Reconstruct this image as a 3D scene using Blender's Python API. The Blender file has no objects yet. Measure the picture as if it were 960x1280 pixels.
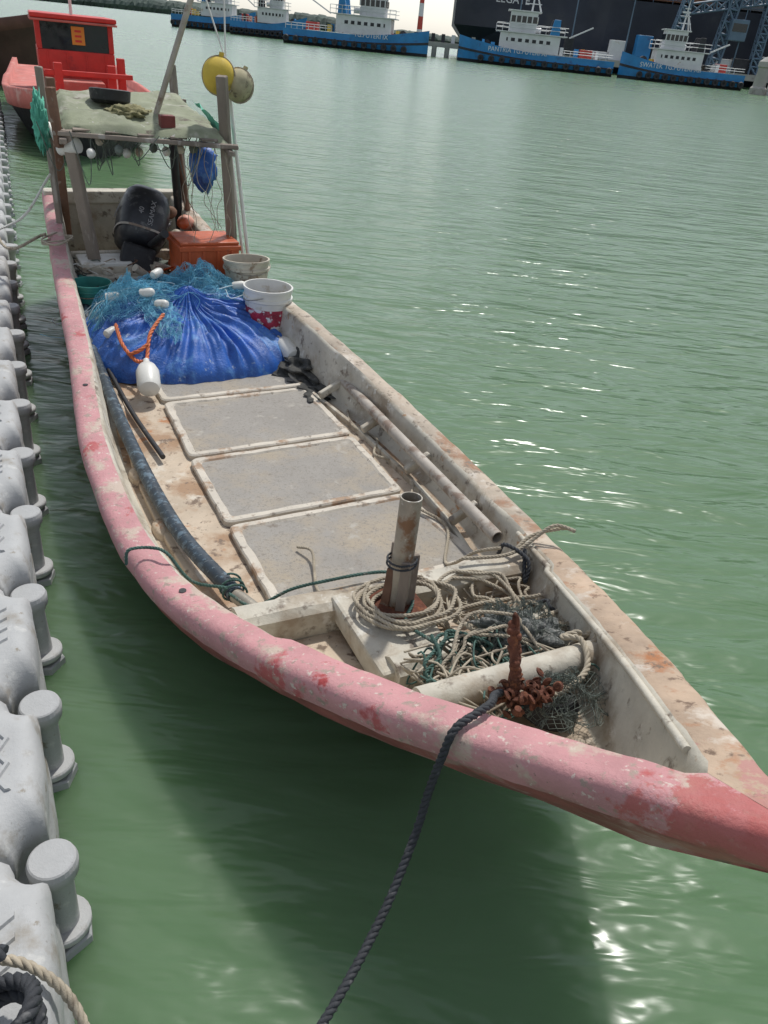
import bpy, bmesh, math, random
import numpy as np
from mathutils import Vector, Matrix, noise
random.seed(7)
rnd=random.uniform
sc=bpy.context.scene
# ------------------------------------------------ helpers
def N(nt,t,**k):
    n=nt.nodes.new(t)
    for a,b in k.items():
        setattr(n,a,b)
    return n
def M(name,base,var=.18,vscale=6,patches=(),rough=.6,bump=.25,bscale=60,metal=0,spec=.5,bdist=.004,near=None,stretch=None):
    m=bpy.data.materials.new(name); m.use_nodes=True; nt=m.node_tree
    b=nt.nodes['Principled BSDF']; L=nt.links.new
    tc=N(nt,'ShaderNodeTexCoord'); mp=N(nt,'ShaderNodeMapping'); L(tc.outputs['Object'],mp.inputs[0])
    if stretch: mp.inputs['Scale'].default_value=stretch
    def noi(s,d=7,r=.6,off=0):
        n=N(nt,'ShaderNodeTexNoise'); n.inputs['Scale'].default_value=s; n.inputs['Detail'].default_value=d; n.inputs['Roughness'].default_value=r
        if off:
            m2=N(nt,'ShaderNodeMapping'); m2.inputs['Location'].default_value=(off,off*1.7,off*.6); L(mp.outputs[0],m2.inputs[0]); L(m2.outputs[0],n.inputs['Vector'])
        else: L(mp.outputs[0],n.inputs['Vector'])
        return n.outputs['Fac']
    def mr(x,a,c,lo=0,hi=1):
        r=N(nt,'ShaderNodeMapRange'); r.inputs[1].default_value=a; r.inputs[2].default_value=c; r.inputs[3].default_value=lo; r.inputs[4].default_value=hi; L(x,r.inputs[0]); return r.outputs[0]
    def mix(f,c1,c2):
        x=N(nt,'ShaderNodeMix',data_type='RGBA'); L(f,x.inputs[0])
        for i,c in ((6,c1),(7,c2)):
            if isinstance(c,tuple): x.inputs[i].default_value=(*c[:3],1)
            else: L(c,x.inputs[i])
        return x.outputs[2]
    lo=tuple(c*(1-var) for c in base); hi=tuple(min(.9,c*(1+var)) for c in base)
    col=mix(mr(noi(vscale),.3,.7),lo,hi)
    for i,(c,s,th,soft) in enumerate(patches):
        col=mix(mr(noi(s,8,.65,3.1*(i+1)),th,th+soft),col,c)
    if near:   # worn area around a real spot on the object: (centre, radius, colour)
        vd=N(nt,'ShaderNodeVectorMath',operation='DISTANCE'); L(tc.outputs['Object'],vd.inputs[0]); vd.inputs[1].default_value=near[0]
        ad=N(nt,'ShaderNodeMath',operation='MULTIPLY_ADD'); L(noi(9,8,.7,13),ad.inputs[0]); ad.inputs[1].default_value=1.5; L(vd.outputs['Value'],ad.inputs[2])
        col=mix(mr(ad.outputs[0],near[1]+.72,near[1]+.80,.85,0),col,near[2])
    L(col,b.inputs['Base Color'])
    rr=mr(noi(vscale*3,5,.6,9),.3,.7,max(0,rough-.12),min(1,rough+.12)); L(rr,b.inputs['Roughness'])
    b.inputs['Metallic'].default_value=metal; b.inputs['Specular IOR Level'].default_value=spec
    if bump:
        bp=N(nt,'ShaderNodeBump'); bp.inputs['Strength'].default_value=bump; bp.inputs['Distance'].default_value=bdist
        L(noi(bscale,6,.65,5),bp.inputs['Height']); L(bp.outputs[0],b.inputs['Normal'])
    return m
def link(o,parent=None):
    sc.collection.objects.link(o)
    if parent: o.parent=parent
    return o
def grp(name):
    e=bpy.data.objects.new(name,None); e.empty_display_size=.1; return link(e)
def mesh(name,v,f,mats,parent=None,smooth=False,mi=None):
    me=bpy.data.meshes.new(name); me.from_pydata([tuple(map(float,p)) for p in v],[],f)
    if not isinstance(mats,(list,tuple)): mats=[mats]
    for m in mats: me.materials.append(m)
    if mi is not None:
        for p,i in zip(me.polygons,mi): p.material_index=i
    if smooth:
        for p in me.polygons: p.use_smooth=True
    me.update()
    return link(bpy.data.objects.new(name,me),parent)
def bevel(o,w,seg=2):
    m=o.modifiers.new('bev','BEVEL'); m.width=w; m.segments=seg; m.limit_method='ANGLE'; m.angle_limit=math.radians(35); return o
def recalc(o):
    bm=bmesh.new(); bm.from_mesh(o.data); bmesh.ops.recalc_face_normals(bm,faces=bm.faces); bm.to_mesh(o.data); bm.free(); return o
def hexa(name,c8,mat,parent=None,bev=0):
    f=[(0,3,2,1),(4,5,6,7),(0,1,5,4),(1,2,6,5),(2,3,7,6),(3,0,4,7)]
    o=recalc(mesh(name,c8,f,mat,parent))
    if bev: bevel(o,bev)
    return o
def box(name,c,size,mat,parent=None,rot=0,bev=0,tilt=None):
    sx,sy,sz=[q/2 for q in size]
    R=Matrix.Rotation(rot,3,'Z')
    if tilt: R=R@Matrix.Rotation(tilt[0],3,'X')@Matrix.Rotation(tilt[1],3,'Y')
    v=[Vector(c)+R@Vector(p) for p in [(-sx,-sy,-sz),(sx,-sy,-sz),(sx,sy,-sz),(-sx,sy,-sz),(-sx,-sy,sz),(sx,-sy,sz),(sx,sy,sz),(-sx,sy,sz)]]
    return hexa(name,v,mat,parent,bev)
def frame(d):
    d=Vector(d).normalized(); u=d.cross(Vector((0,0,1)))
    if u.length<1e-3: u=Vector((1,0,0))
    u.normalize(); return d,u,u.cross(d).normalized()
def beam(name,p1,p2,w,h,mat,parent=None,bev=.006,jit=0):
    p1=Vector(p1);p2=Vector(p2);d,u,v=frame(p2-p1); c=[]
    for p in (p1,p2):
        for a,b in ((-1,-1),(1,-1),(1,1),(-1,1)): c.append(p+u*a*w/2+v*b*h/2+Vector((rnd(-jit,jit),rnd(-jit,jit),rnd(-jit,jit))))
    return hexa(name,c,mat,parent,bev)
def lathe(name,prof,mat,parent=None,origin=(0,0,0),axis=(0,0,1),seg=20,smooth=True,mi=None,wob=0):
    d,u,v=frame(axis); o=Vector(origin); V=[];Fc=[];I=[]
    for k,(r,z) in enumerate(prof):
        for j in range(seg):
            t=2*math.pi*j/seg; q=o+d*z+(u*math.cos(t)+v*math.sin(t))*(r*(1+wob*noise.noise(Vector((math.cos(t)*2,math.sin(t)*2,z*12+o.x)))))
            V.append(q)
    for k in range(len(prof)-1):
        for j in range(seg):
            a=k*seg+j;b=k*seg+(j+1)%seg; Fc.append((a,b,b+seg,a+seg)); I.append(mi[k] if mi else 0)
    if prof[0][0]>1e-4: Fc.append(tuple(range(seg))[::-1]); I.append(mi[0] if mi else 0)
    if prof[-1][0]>1e-4: Fc.append(tuple((len(prof)-1)*seg+j for j in range(seg))); I.append(mi[-1] if mi else 0)
    ob=mesh(name,V,Fc,mat,parent,smooth,I); recalc(ob)
    if smooth:
        for p in ob.data.polygons: 
            if len(p.vertices)>4: p.use_smooth=False
        e=ob.modifiers.new('es','EDGE_SPLIT'); e.split_angle=math.radians(40)
    return ob
def cyl(name,p1,p2,r,mat,parent=None,r2=None,seg=14):
    p1=Vector(p1);p2=Vector(p2); L=(p2-p1).length
    return lathe(name,[(r,0),(r if r2 is None else r2,L)],mat,parent,p1,p2-p1,seg)
def tube(name,p1,p2,r,t,mat,parent=None,seg=18):
    p1=Vector(p1);p2=Vector(p2); L=(p2-p1).length
    return lathe(name,[(r-t,L*.2),(r-t,L),(r,L),(r,0),(r-t,0)],mat,parent,p1,p2-p1,seg)
def blob(name,c,rad,mat,parent=None,amp=.15,fr=2.5,sub=3,rot=None,smooth=True,seed=0):
    bm=bmesh.new(); bmesh.ops.create_icosphere(bm,subdivisions=sub,radius=1)
    for v in bm.verts:
        n=noise.noise(v.co*fr+Vector((seed*3.3,seed,0))); q=v.co*(1+amp*n); q=Vector((q.x*rad[0],q.y*rad[1],q.z*rad[2]))
        if rot is not None: q=rot@q
        v.co=q+Vector(c)
    me=bpy.data.meshes.new(name); bm.to_mesh(me); bm.free(); me.materials.append(mat)
    if smooth:
        for p in me.polygons: p.use_smooth=True
    return link(bpy.data.objects.new(name,me),parent)
def cat(P,step=.02):
    P=[Vector(p) for p in P]; Q=[P[0]*2-P[1]]+P+[P[-1]*2-P[-2]]; out=[]
    for i in range(1,len(Q)-2):
        n=max(2,int((Q[i+1]-Q[i]).length/step))
        for k in range(n):
            t=k/n; p0,p1,p2,p3=Q[i-1:i+3]
            out.append(.5*((2*p1)+(p2-p0)*t+(2*p0-5*p1+4*p2-p3)*t*t+(3*p1-p0-3*p2+p3)*t**3))
    out.append(P[-1]); return out
def curveobj(name,paths,r,mat,parent=None,res=1):
    cu=bpy.data.curves.new(name,'CURVE'); cu.dimensions='3D'; cu.bevel_depth=r; cu.bevel_resolution=res; cu.use_fill_caps=True
    for P in paths:
        s=cu.splines.new('POLY'); s.points.add(len(P)-1); s.points.foreach_set('co',[c for p in P for c in (p[0],p[1],p[2],1)])
    cu.materials.append(mat); return link(bpy.data.objects.new(name,cu),parent)
def rope(name,P,r,mat,parent=None,pitch=None,smoothp=True):
    pitch=pitch or r*6; path=cat(P,max(.006,r*.8)) if smoothp else P
    st=[[],[],[]]; L=0; prev=path[0]; up=Vector((.1,.2,1)).normalized()
    for i,p in enumerate(path):
        L+=(p-prev).length; prev=p
        d=(path[min(i+1,len(path)-1)]-path[max(i-1,0)]); 
        if d.length<1e-7: d=Vector((1,0,0))
        d.normalize(); up=(up-d*up.dot(d)); 
        if up.length<1e-5: up=d.orthogonal()
        up.normalize(); s=d.cross(up)
        for k in range(3):
            a=2*math.pi*(L/pitch+k/3); st[k].append(p+(up*math.cos(a)+s*math.sin(a))*r*.5)
    return curveobj(name,st,r*.56,mat,parent)
def text(name,s,loc,size,mat,parent,ux,uy,align='CENTER',ext=.002):
    cu=bpy.data.curves.new(name,'FONT'); cu.body=s; cu.size=size; cu.align_x=align; cu.align_y='CENTER'; cu.extrude=ext
    cu.materials.append(mat); o=bpy.data.objects.new(name,cu); ux=Vector(ux).normalized(); uy=Vector(uy).normalized(); uz=ux.cross(uy)
    mm=Matrix((ux,uy,uz)).transposed().to_4x4(); mm.translation=Vector(loc); o.matrix_world=mm; link(o); o.parent=parent; return o
# ------------------------------------------------ camera
th=math.radians(31.7); ph=math.radians(6.0)
X=Vector((1,0,0)); UP=Vector((0,math.sin(th),math.cos(th))); FW=Vector((0,math.cos(th),-math.sin(th)))
xc=X*math.cos(ph)+UP*math.sin(ph); yc=-X*math.sin(ph)+UP*math.cos(ph)
cd=bpy.data.cameras.new('camera'); cam=bpy.data.objects.new('camera',cd)
mm=Matrix((xc,yc,-FW)).transposed().to_4x4(); mm.translation=(0,0,1.95); cam.matrix_world=mm; link(cam)
cd.sensor_fit='VERTICAL'; cd.sensor_height=36; cd.sensor_width=27; cd.lens=27; cd.clip_end=8000; cd.clip_start=.03
sc.camera=cam
# ------------------------------------------------ light
w=bpy.data.worlds.new("World"); sc.world=w; w.use_nodes=True; nt=w.node_tree
sky=nt.nodes.new('ShaderNodeTexSky'); sky.sky_type='NISHITA'; sky.sun_disc=False
tosun=Vector((.17,.60,1)).normalized()
sky.sun_elevation=math.asin(tosun.z); sky.sun_rotation=math.atan2(tosun.x,tosun.y); sky.air_density=1.0; sky.dust_density=.9; sky.ozone_density=1.5
hs=nt.nodes.new('ShaderNodeHueSaturation'); hs.inputs['Saturation'].default_value=.42
nt.links.new(sky.outputs[0],hs.inputs['Color']); nt.links.new(hs.outputs[0],nt.nodes['Background'].inputs[0]); nt.nodes['Background'].inputs[1].default_value=.15
sl=bpy.data.lights.new('sun','SUN'); sl.energy=3.1; sl.angle=math.radians(2.5); sl.color=(1,.97,.92)
so=bpy.data.objects.new('sun',sl); so.rotation_euler=tosun.to_track_quat('Z','Y').to_euler(); so.location=(0,0,30); link(so)
sc.view_settings.view_transform='Standard'; sc.view_settings.look='None'; sc.view_settings.exposure=0
# ------------------------------------------------ materials
BO=Vector((.77,.868,0))
bowspot=(BO.x-.02,BO.y+.03,.86)
pink=M('pink_paint',(.50,.245,.25),.18,5,[((.42,.10,.10),4,.59,.05),((.48,.38,.31),7,.54,.08),((.36,.05,.05),3,.65,.03),((.32,.24,.20),26,.56,.08),((.56,.47,.41),50,.60,.06),((.20,.14,.12),70,.65,.05)],.65,.9,70,near=(bowspot,.20,(.40,.10,.09)))
tan=M('weathered_tan',(.43,.36,.28),.2,7,[((.56,.51,.44),6,.55,.08),((.30,.17,.10),4,.56,.08),((.20,.16,.12),26,.56,.08)],.75,.7,70)
tanr=M('rusty_tan',(.42,.31,.22),.25,7,[((.55,.48,.40),6,.56,.08),((.36,.15,.06),5,.54,.08),((.18,.12,.08),26,.57,.08)],.75,.7,70,near=(bowspot,.10,(.42,.20,.18)))
cream=M('cream_paint',(.50,.465,.385),.18,6,[((.31,.25,.18),3.5,.50,.14),((.19,.155,.12),14,.57,.09),((.36,.20,.10),7,.62,.06),((.6,.57,.5),10,.6,.06)],.7,.6,60)
deckm=M('deck_paint',(.50,.41,.31),.18,5,[((.34,.22,.135),3.0,.48,.12),((.58,.52,.43),8,.57,.08),((.18,.13,.095),17,.56,.08),((.40,.18,.08),6,.61,.06),((.15,.12,.1),60,.62,.06)],.85,.8,80)
hullm=M('hull_paint',(.32,.10,.09),.3,5,[((.42,.24,.22),6,.54,.08),((.12,.09,.07),4,.55,.1),((.4,.35,.28),14,.64,.05)],.6,.5,40)
hatchg=M('hatch_grey',(.31,.29,.26),.10,3,[((.37,.315,.24),2.2,.50,.14),((.245,.225,.195),90,.52,.12),((.42,.39,.34),9,.60,.10),((.20,.17,.14),14,.62,.08)],.9,.8,220,bdist=.003)
hatchf=M('hatch_frame',(.54,.49,.41),.15,8,[((.34,.23,.15),6,.52,.08),((.24,.2,.16),22,.57,.07)],.7,.6,80)
wood=M('grey_wood',(.23,.19,.155),.35,5,[((.36,.33,.29),12,.56,.08),((.10,.08,.06),8,.62,.06)],.85,.8,40,stretch=(1,1,.25))
brown=M('brown_wood',(.17,.09,.055),.35,6,[((.3,.24,.19),12,.6,.06)],.8,.7,40)
steel=M('weathered_pipe',(.30,.27,.22),.25,10,[((.20,.11,.06),9,.55,.08),((.5,.48,.44),16,.60,.05)],.45,.4,60,metal=.3)
greypipe=M('pvc_pipe',(.38,.34,.29),.2,8,[((.22,.16,.12),9,.52,.08)],.6,.3,60)
blackpipe=M('black_hose',(.025,.04,.055),.4,12,[((.10,.15,.19),22,.54,.05),((.2,.17,.13),8,.64,.05)],.45,.4,60)
black=M('black_rubber',(.018,.018,.02),.3,10,[((.08,.075,.07),14,.6,.08)],.6,.4,50)
rust=M('rust',(.13,.045,.025),.45,30,[((.24,.09,.04),40,.55,.08)],.95,1,120,bdist=.006)
ropeb=M('beige_rope',(.38,.33,.25),.25,30,[((.20,.16,.12),7,.54,.1)],.9,.6,300,bdist=.002)
ropeg=M('green_rope',(.06,.12,.10),.35,30,[((.2,.2,.17),12,.6,.08)],.9,.5,300)
ropek=M('black_rope',(.030,.033,.038),.3,40,[((.12,.12,.12),20,.60,.08)],.75,.6,400,bdist=.002)
whitep=M('white_plastic',(.66,.65,.60),.08,8,[((.5,.45,.36),10,.58,.1)],.4,.15,60)
yellow=M('yellow_float',(.58,.42,.07),.15,8,[((.35,.25,.08),8,.56,.08),((.64,.58,.38),7,.60,.05)],.75,.4,60,spec=.25)
orange=M('orange_plastic',(.50,.10,.03),.2,8,[((.28,.08,.04),10,.58,.08)],.5,.3,60)
dirtyw=M('dirty_white',(.50,.45,.36),.2,8,[((.25,.18,.12),14,.54,.08)],.6,.3,60)
bluetarp=M('blue_tarp',(.022,.11,.42),.35,6,[((.08,.22,.52),7,.55,.08),((.012,.05,.24),5,.56,.1),((.28,.36,.52),20,.62,.06)],.42,.8,90,bdist=.006)
netm=M('cyan_net',(.13,.40,.54),.3,8,[((.25,.55,.65),10,.55,.1),((.06,.22,.42),6,.56,.1)],.5,0)
tealm=M('teal_plastic',(.03,.20,.17),.3,8,rough=.5)
greencloth=M('green_cloth',(.10,.42,.30),.25,8,[((.3,.55,.45),12,.58,.1)],.8,.5,80)
olive=M('olive_tarp',(.24,.26,.17),.25,5,[((.38,.37,.30),4,.55,.1),((.12,.10,.07),8,.57,.08),((.45,.44,.40),20,.64,.05)],.8,.6,60)
darknet=M('dark_net',(.07,.07,.065),.4,40,[((.16,.15,.13),30,.55,.1)],.95,1,160,bdist=.01)
greynet=M('grey_net',(.12,.14,.12),.4,30,rough=.9)
floatm=M('float_grey',(.40,.405,.40),.10,5,[((.29,.27,.235),6,.55,.12),((.22,.19,.14),16,.62,.07),((.50,.50,.48),12,.60,.08),((.2,.19,.17),60,.66,.06)],.65,.5,60,spec=.3)
floatd=M('float_dark_grey',(.31,.32,.325),.15,5,[((.2,.18,.15),9,.55,.12)],.6,.35,60)  # darker grey plastic, used on the hexagonal lugs
redp=M('red_paint',(.55,.03,.02),.2,3,[((.38,.02,.02),3,.56,.08),((.6,.25,.2),10,.66,.05)],.5,.3,30)
redeck=M('faded_red',(.50,.14,.11),.2,3,[((.55,.3,.25),4,.56,.1)],.7,.3,30)
darkhull=M('dark_hull',(.035,.033,.035),.4,2,[((.09,.06,.05),3,.56,.1)],.6,.3,20)
glass=M('dark_glass',(.012,.016,.02),.2,3,rough=.12,bump=0)
tugblue=M('tug_blue',(.02,.20,.46),.2,.6,[((.03,.12,.30),.8,.58,.08)],.5,0)
tugwhite=M('tug_white',(.62,.63,.63),.1,.8,[((.45,.38,.31),.9,.62,.06)],.5,0)
tugdk=M('tug_dark',(.03,.03,.035),.3,.8,rough=.7,bump=0)
tugred=M('tug_red',(.4,.04,.03),.2,.8,rough=.6,bump=0)
shipm=M('ship_hull',(.014,.019,.034),.3,.1,[((.035,.04,.05),.15,.56,.1)],.5,0)
conc=M('concrete',(.35,.34,.31),.2,.5,[((.2,.19,.17),.8,.58,.1)],.85,0)
cranem=M('crane_steel',(.12,.18,.25),.2,.3,rough=.6,bump=0)
# ------------------------------------------------ water
wm=bpy.data.materials.new('water'); wm.use_nodes=True; nt=wm.node_tree; b=nt.nodes['Principled BSDF']; Lk=nt.links.new
tc=N(nt,'ShaderNodeTexCoord')
def wn(scale,rotz,sx,sy,det,rg,dist=.4):
    mp=N(nt,'ShaderNodeMapping'); mp.inputs['Rotation'].default_value=(0,0,rotz); mp.inputs['Scale'].default_value=(sx,sy,1); Lk(tc.outputs['Object'],mp.inputs[0])
    n=N(nt,'ShaderNodeTexNoise'); n.inputs['Scale'].default_value=scale; n.inputs['Detail'].default_value=det; n.inputs['Roughness'].default_value=rg; n.inputs['Distortion'].default_value=dist
    Lk(mp.outputs[0],n.inputs['Vector']); return n.outputs['Fac']
def wadd(a,ka,b2,kb):
    m1=N(nt,'ShaderNodeMath',operation='MULTIPLY'); Lk(a,m1.inputs[0]); m1.inputs[1].default_value=ka
    m2=N(nt,'ShaderNodeMath',operation='MULTIPLY_ADD'); Lk(b2,m2.inputs[0]); m2.inputs[1].default_value=kb; Lk(m1.outputs[0],m2.inputs[2]); return m2.outputs[0]
h=wadd(wn(.9,.3,.6,1.5,3,.5),.9,wn(3.2,-.15,.5,1.7,3,.5),.46)
h=wadd(h,1.0,wn(8,.35,.6,1.4,2,.45),.08)
bp=N(nt,'ShaderNodeBump'); bp.inputs['Strength'].default_value=1; bp.inputs['Distance'].default_value=.10; Lk(h,bp.inputs['Height']); Lk(bp.outputs[0],b.inputs['Normal'])
mx=N(nt,'ShaderNodeMix',data_type='RGBA'); mx.inputs[6].default_value=(.086,.158,.076,1); mx.inputs[7].default_value=(.110,.190,.099,1); Lk(wn(.35,0,1,1,3,.5),mx.inputs[0]); Lk(mx.outputs[2],b.inputs['Base Color'])
b.inputs['Roughness'].default_value=.21; b.inputs['IOR'].default_value=1.33
b.subsurface_method='BURLEY'
b.inputs['Subsurface Weight'].default_value=1.0; b.inputs['Subsurface Radius'].default_value=(.7,1.0,.65); b.inputs['Subsurface Scale'].default_value=.34
S=4000
mesh('water',[(-S,-S,0),(S,-S,0),(S,S,0),(-S,S,0)],[(0,1,2,3)],wm)
# ------------------------------------------------ boat frame
psi=math.radians(30.37); AX=Vector((-math.sin(psi),math.cos(psi),0)); NX=Vector((math.cos(psi),math.sin(psi),0)); BL=6.044
def B(s,n,z): return BO+AX*s+NX*n+Vector((0,0,z))
U=np.array([0,.04,.1,.18,.28,.42,.6,.8,1.0])*BL
WK=np.array([.025,.152,.34,.544,.729,.786,.694,.598,.487]); ZK=np.array([.861,.775,.651,.502,.377,.375,.486,.555,.778])
def spl(xk,yk,x):
    m=np.gradient(yk,xk); i=int(np.clip(np.searchsorted(xk,x)-1,0,len(xk)-2)); h=xk[i+1]-xk[i]; t=(x-xk[i])/h
    return (2*t**3-3*t**2+1)*yk[i]+(t**3-2*t**2+t)*h*m[i]+(-2*t**3+3*t**2)*yk[i+1]+(t**3-t**2)*h*m[i+1]
WF=lambda s: max(.01,float(spl(U,WK,s))); ZF=lambda s: float(spl(U,ZK,s))
def DF(s): return float(np.interp(s,[0,.25,.5,1.0,1.36,1.40,4.0,5.0,6.1],[.78,.60,.46,.33,.29,.195,.20,.38,.46]))
GW=.10
def WI(s): return max(0,WF(s)-GW-(.02 if s<1.2 else 0))
boat=grp('fishing_boat')
WELL=5.38
def section(s,sg):
    W=WF(s);Z=ZF(s);Wi=WI(s);D=min(DF(s),Z-.03)
    zk=float(np.interp(s,[0,.25,.6,1.0,1.5,2.5,6.1],[.74,.50,.25,.02,-.12,-.2,-.2]))
    pw=float(np.interp(s,[0,.5,1.2,2.2],[1.25,1.35,1.9,3.6])); fl=float(np.interp(s,[0,1,2,6],[.1,.22,.16,.12]))
    P=[]; zt=Z-.09
    for k in range(9):
        q=1-k/8; nn=W*(1-fl*q)*(1-q**pw)-.008; P.append((max(0,nn),zt-(zt-zk)*q))
    P+=[(W+.002,Z-.088),(W+.013,Z-.065),(W+.017,Z-.038),(W+.012,Z-.014),(W-.002,Z+.0),(W-.02,Z+.006)]
    if Wi>0.012:
        wob=.005*noise.noise(Vector((s*3,sg*5,0)))
        zi=Z-.008
        if s>=WELL: D=-.12
        Wf=max(.0,Wi-.05); P+=[(Wi+.014,Z+.006+wob),(Wi,zi),(Wi-.004,Z-.05),(Wf+.012,D+.02),(max(0,Wf-.012),D),(0,D)]
    else: P+=[(0.0,Z+.007)]*6
    return [B(s,sg*a,z) for a,z in P]
SS=list(np.linspace(0,.5,22))+list(np.linspace(.54,1.36,22))+[1.40]+list(np.linspace(1.46,WELL,60))+[WELL+.001]+list(np.linspace(WELL+.06,6.044,10))
for sg,gm,nm in ((-1,pink,'port_hull'),(1,tan,'starboard_hull')):
    V=[];Fc=[];I=[]; n=21
    for s in SS: 
        pr=section(s,sg)
        for k,p in enumerate(pr):
            j=.0035*noise.noise(p*7)+.0022*noise.noise(p*25) if 0<k<19 else 0
            V.append(p+NX*j*(1 if WI(s)>.012 or k<14 else 0)+Vector((0,0,j)))
    for i in range(len(SS)-1):
        for k in range(n-1):
            if k>=18 and SS[i]>=WELL: continue
            Fc.append((i*n+k,i*n+k+1,(i+1)*n+k+1,(i+1)*n+k)); I.append(0 if k<8 else (4 if (sg>0 and SS[i]<1.3) else 1) if k<15 else 2 if k<19 else 3)
    o=mesh(nm,V,Fc,[hullm,gm,cream,deckm,tanr],boat,True,I); 
    bm=bmesh.new(); bm.from_mesh(o.data); bmesh.ops.remove_doubles(bm,verts=bm.verts,dist=.0004); bmesh.ops.recalc_face_normals(bm,faces=bm.faces); bm.to_mesh(o.data); bm.free()
    e=o.modifiers.new('es','EDGE_SPLIT'); e.split_angle=math.radians(46)
blob('bow_nose',B(.0,0,.82),(.045,.045,.05),pink,boat,.2,2,3)
curveobj('starboard_coaming',[[B(s,WI(s)-.002,ZF(s)-.006) for s in np.linspace(.27,1.5,40)]],.010,cream,boat,3)
for s in (1.60,3.2): lathe('drain_hole',[(.012,0),(.012,.002),(0,.002)],black,boat,B(s,-WF(s)+.045,ZF(s)+.007),(0,0,1),12)
# transom
Wt=WF(6.044)
hexa('transom',[B(6.0,-Wt,-.2),B(6.0,Wt,-.2),B(6.06,Wt,-.2),B(6.06,-Wt,-.2),B(5.99,-Wt,.70),B(5.99,Wt,.70),B(6.06,Wt,.70),B(6.06,-Wt,.70)],cream,boat)
hexa('transom_cap',[B(5.94,-Wt-.01,.70),B(5.94,Wt+.01,.70),B(6.07,Wt+.01,.70),B(6.07,-Wt-.01,.70),B(5.94,-Wt-.01,.79),B(5.94,Wt+.01,.79),B(6.07,Wt+.01,.79),B(6.07,-Wt-.01,.79)],cream,boat,.015)
hexa('engine_transom',[B(5.36,-.48,-.1),B(5.36,.48,-.1),B(5.42,.48,-.1),B(5.42,-.48,-.1),B(5.36,-.48,.50),B(5.36,.48,.50),B(5.42,.48,.50),B(5.42,-.48,.50)],cream,boat,.01)
# hatches
HN=[(3.42,3.70,-.30,.53,-.30,.50),(2.78,3.40,-.33,.50,-.30,.50),(2.19,2.76,-.345,.48,-.335,.495),(1.60,2.17,-.345,.53,-.34,.48)]
for i,(s0,s1,a0,b0,a1,b1) in enumerate(HN):
    z=.2
    def ring(ins,zz,r=.04,jt=0):
        C=[(s0+ins,a0+ins),(s0+ins,b0-ins),(s1-ins,b1-ins),(s1-ins,a1+ins)]; out=[]
        for k in range(4):
            p=Vector(C[k]); pa=Vector(C[k-1]); pb=Vector(C[(k+1)%4])
            da=(pa-p).normalized(); db=(pb-p).normalized()
            for t in range(5):
                u=t/4; q=(1-u)**2*(p+da*r)+2*u*(1-u)*p+u*u*(p+db*r)
                out.append(B(q.x,q.y,zz))
            p2=p+db*r; q2=pb-db*r
            for t in range(1,12):
                q=p2.lerp(q2,t/12); nv=Vector((-db.y,db.x)); q=q+nv*jt*noise.noise(Vector((q.x*14,q.y*14,i*3.)))
                out.append(B(q.x,q.y,zz+.4*jt*noise.noise(Vector((q.x*9,q.y*9,5)))))
        return out
    R=[ring(0,z-.01),ring(0,z+.020,.04,.006),ring(.006,z+.026,.04,.006),ring(.032,z+.026,.03,.007),ring(.040,z+.018,.03,.008),ring(.05,z+.018,.03)]
    V=[p for r in R for p in r]; n=len(R[0]); Fc=[];I=[]
    for k in range(5):
        for j in range(n): Fc.append((k*n+j,k*n+(j+1)%n,(k+1)*n+(j+1)%n,(k+1)*n+j)); I.append(0 if k<4 else 1)
    Fc.append(tuple(5*n+j for j in range(n))); I.append(1)
    recalc(mesh('hatch_cover_%d'%(i+1),V,Fc,[hatchf,hatchg],boat,False,I))
# cross beams
def cross(name,s,n0,n1,z0,z1,t,mat=cream,skew=0,bev=.015):
    K=16; V=[];Fc=[]
    for k in range(K+1):
        u=k/K; n=n0+(n1-n0)*u; ss=s+skew*u; j=.012*noise.noise(Vector((u*5,s*3,0))); ss+=.006*noise.noise(Vector((u*7,9,0)))
        for a,z in ((-t/2,z0),(t/2,z0),(t/2+.005,z1-.02),(t/2-.02,z1+j),(-t/2+.02,z1+j),(-t/2-.005,z1-.02)): V.append(B(ss+a,n,z))
    for k in range(K):
        for j in range(6): Fc.append((k*6+j,k*6+(j+1)%6,(k+1)*6+(j+1)%6,(k+1)*6+j))
    Fc+= [tuple(range(6)),tuple(K*6+j for j in range(6))]
    return recalc(mesh(name,V,Fc,mat,boat))
cross('main_bulkhead',1.43,-.54,.53,.2,.40,.10,skew=-.07)
cross('fore_beam',1.04,-.20,.44,.30,.42,.085)
cyl('fore_log',B(.80,-.26,.50),B(.76,.33,.52),.046,cream,boat,.042,18)
hexa('mast_board',[B(1.02,-.24,.30),B(1.02,.02,.30),B(1.40,.02,.33),B(1.40,-.24,.33),B(1.02,-.24,.395),B(1.02,.02,.395),B(1.40,.02,.41),B(1.40,-.24,.41)],cream,boat,.012)
hexa('rust_plate',[B(1.20,-.15,.412),B(1.20,.02,.412),B(1.36,.02,.414),B(1.36,-.15,.414),B(1.20,-.15,.418),B(1.20,.02,.418),B(1.36,.02,.420),B(1.36,-.15,.420)],rust,boat,.002)
tube('mooring_post',B(1.28,-.06,.40),B(1.295,-.045,.80),.034,.004,steel,boat)
for k,(a,r0) in enumerate(((0,.2),(1.3,.17),(2.4,.22),(3.6,.15),(5.0,.19))):
    q=Vector((math.cos(a)*.036,math.sin(a)*.036,0)); beam('post_slat_%d'%k,B(1.28,-.06,.40)+q*1.15,B(1.288,-.052,.40+r0)+q,.03,.012,brown if k%2 else wood,boat,.003,.003)
rope('post_lashing',[B(1.285,-.057,.56)+Vector((math.cos(t)*.046,math.sin(t)*.046,t*.0025)) for t in np.linspace(0,13,40)],.004,ropek,boat)
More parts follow.
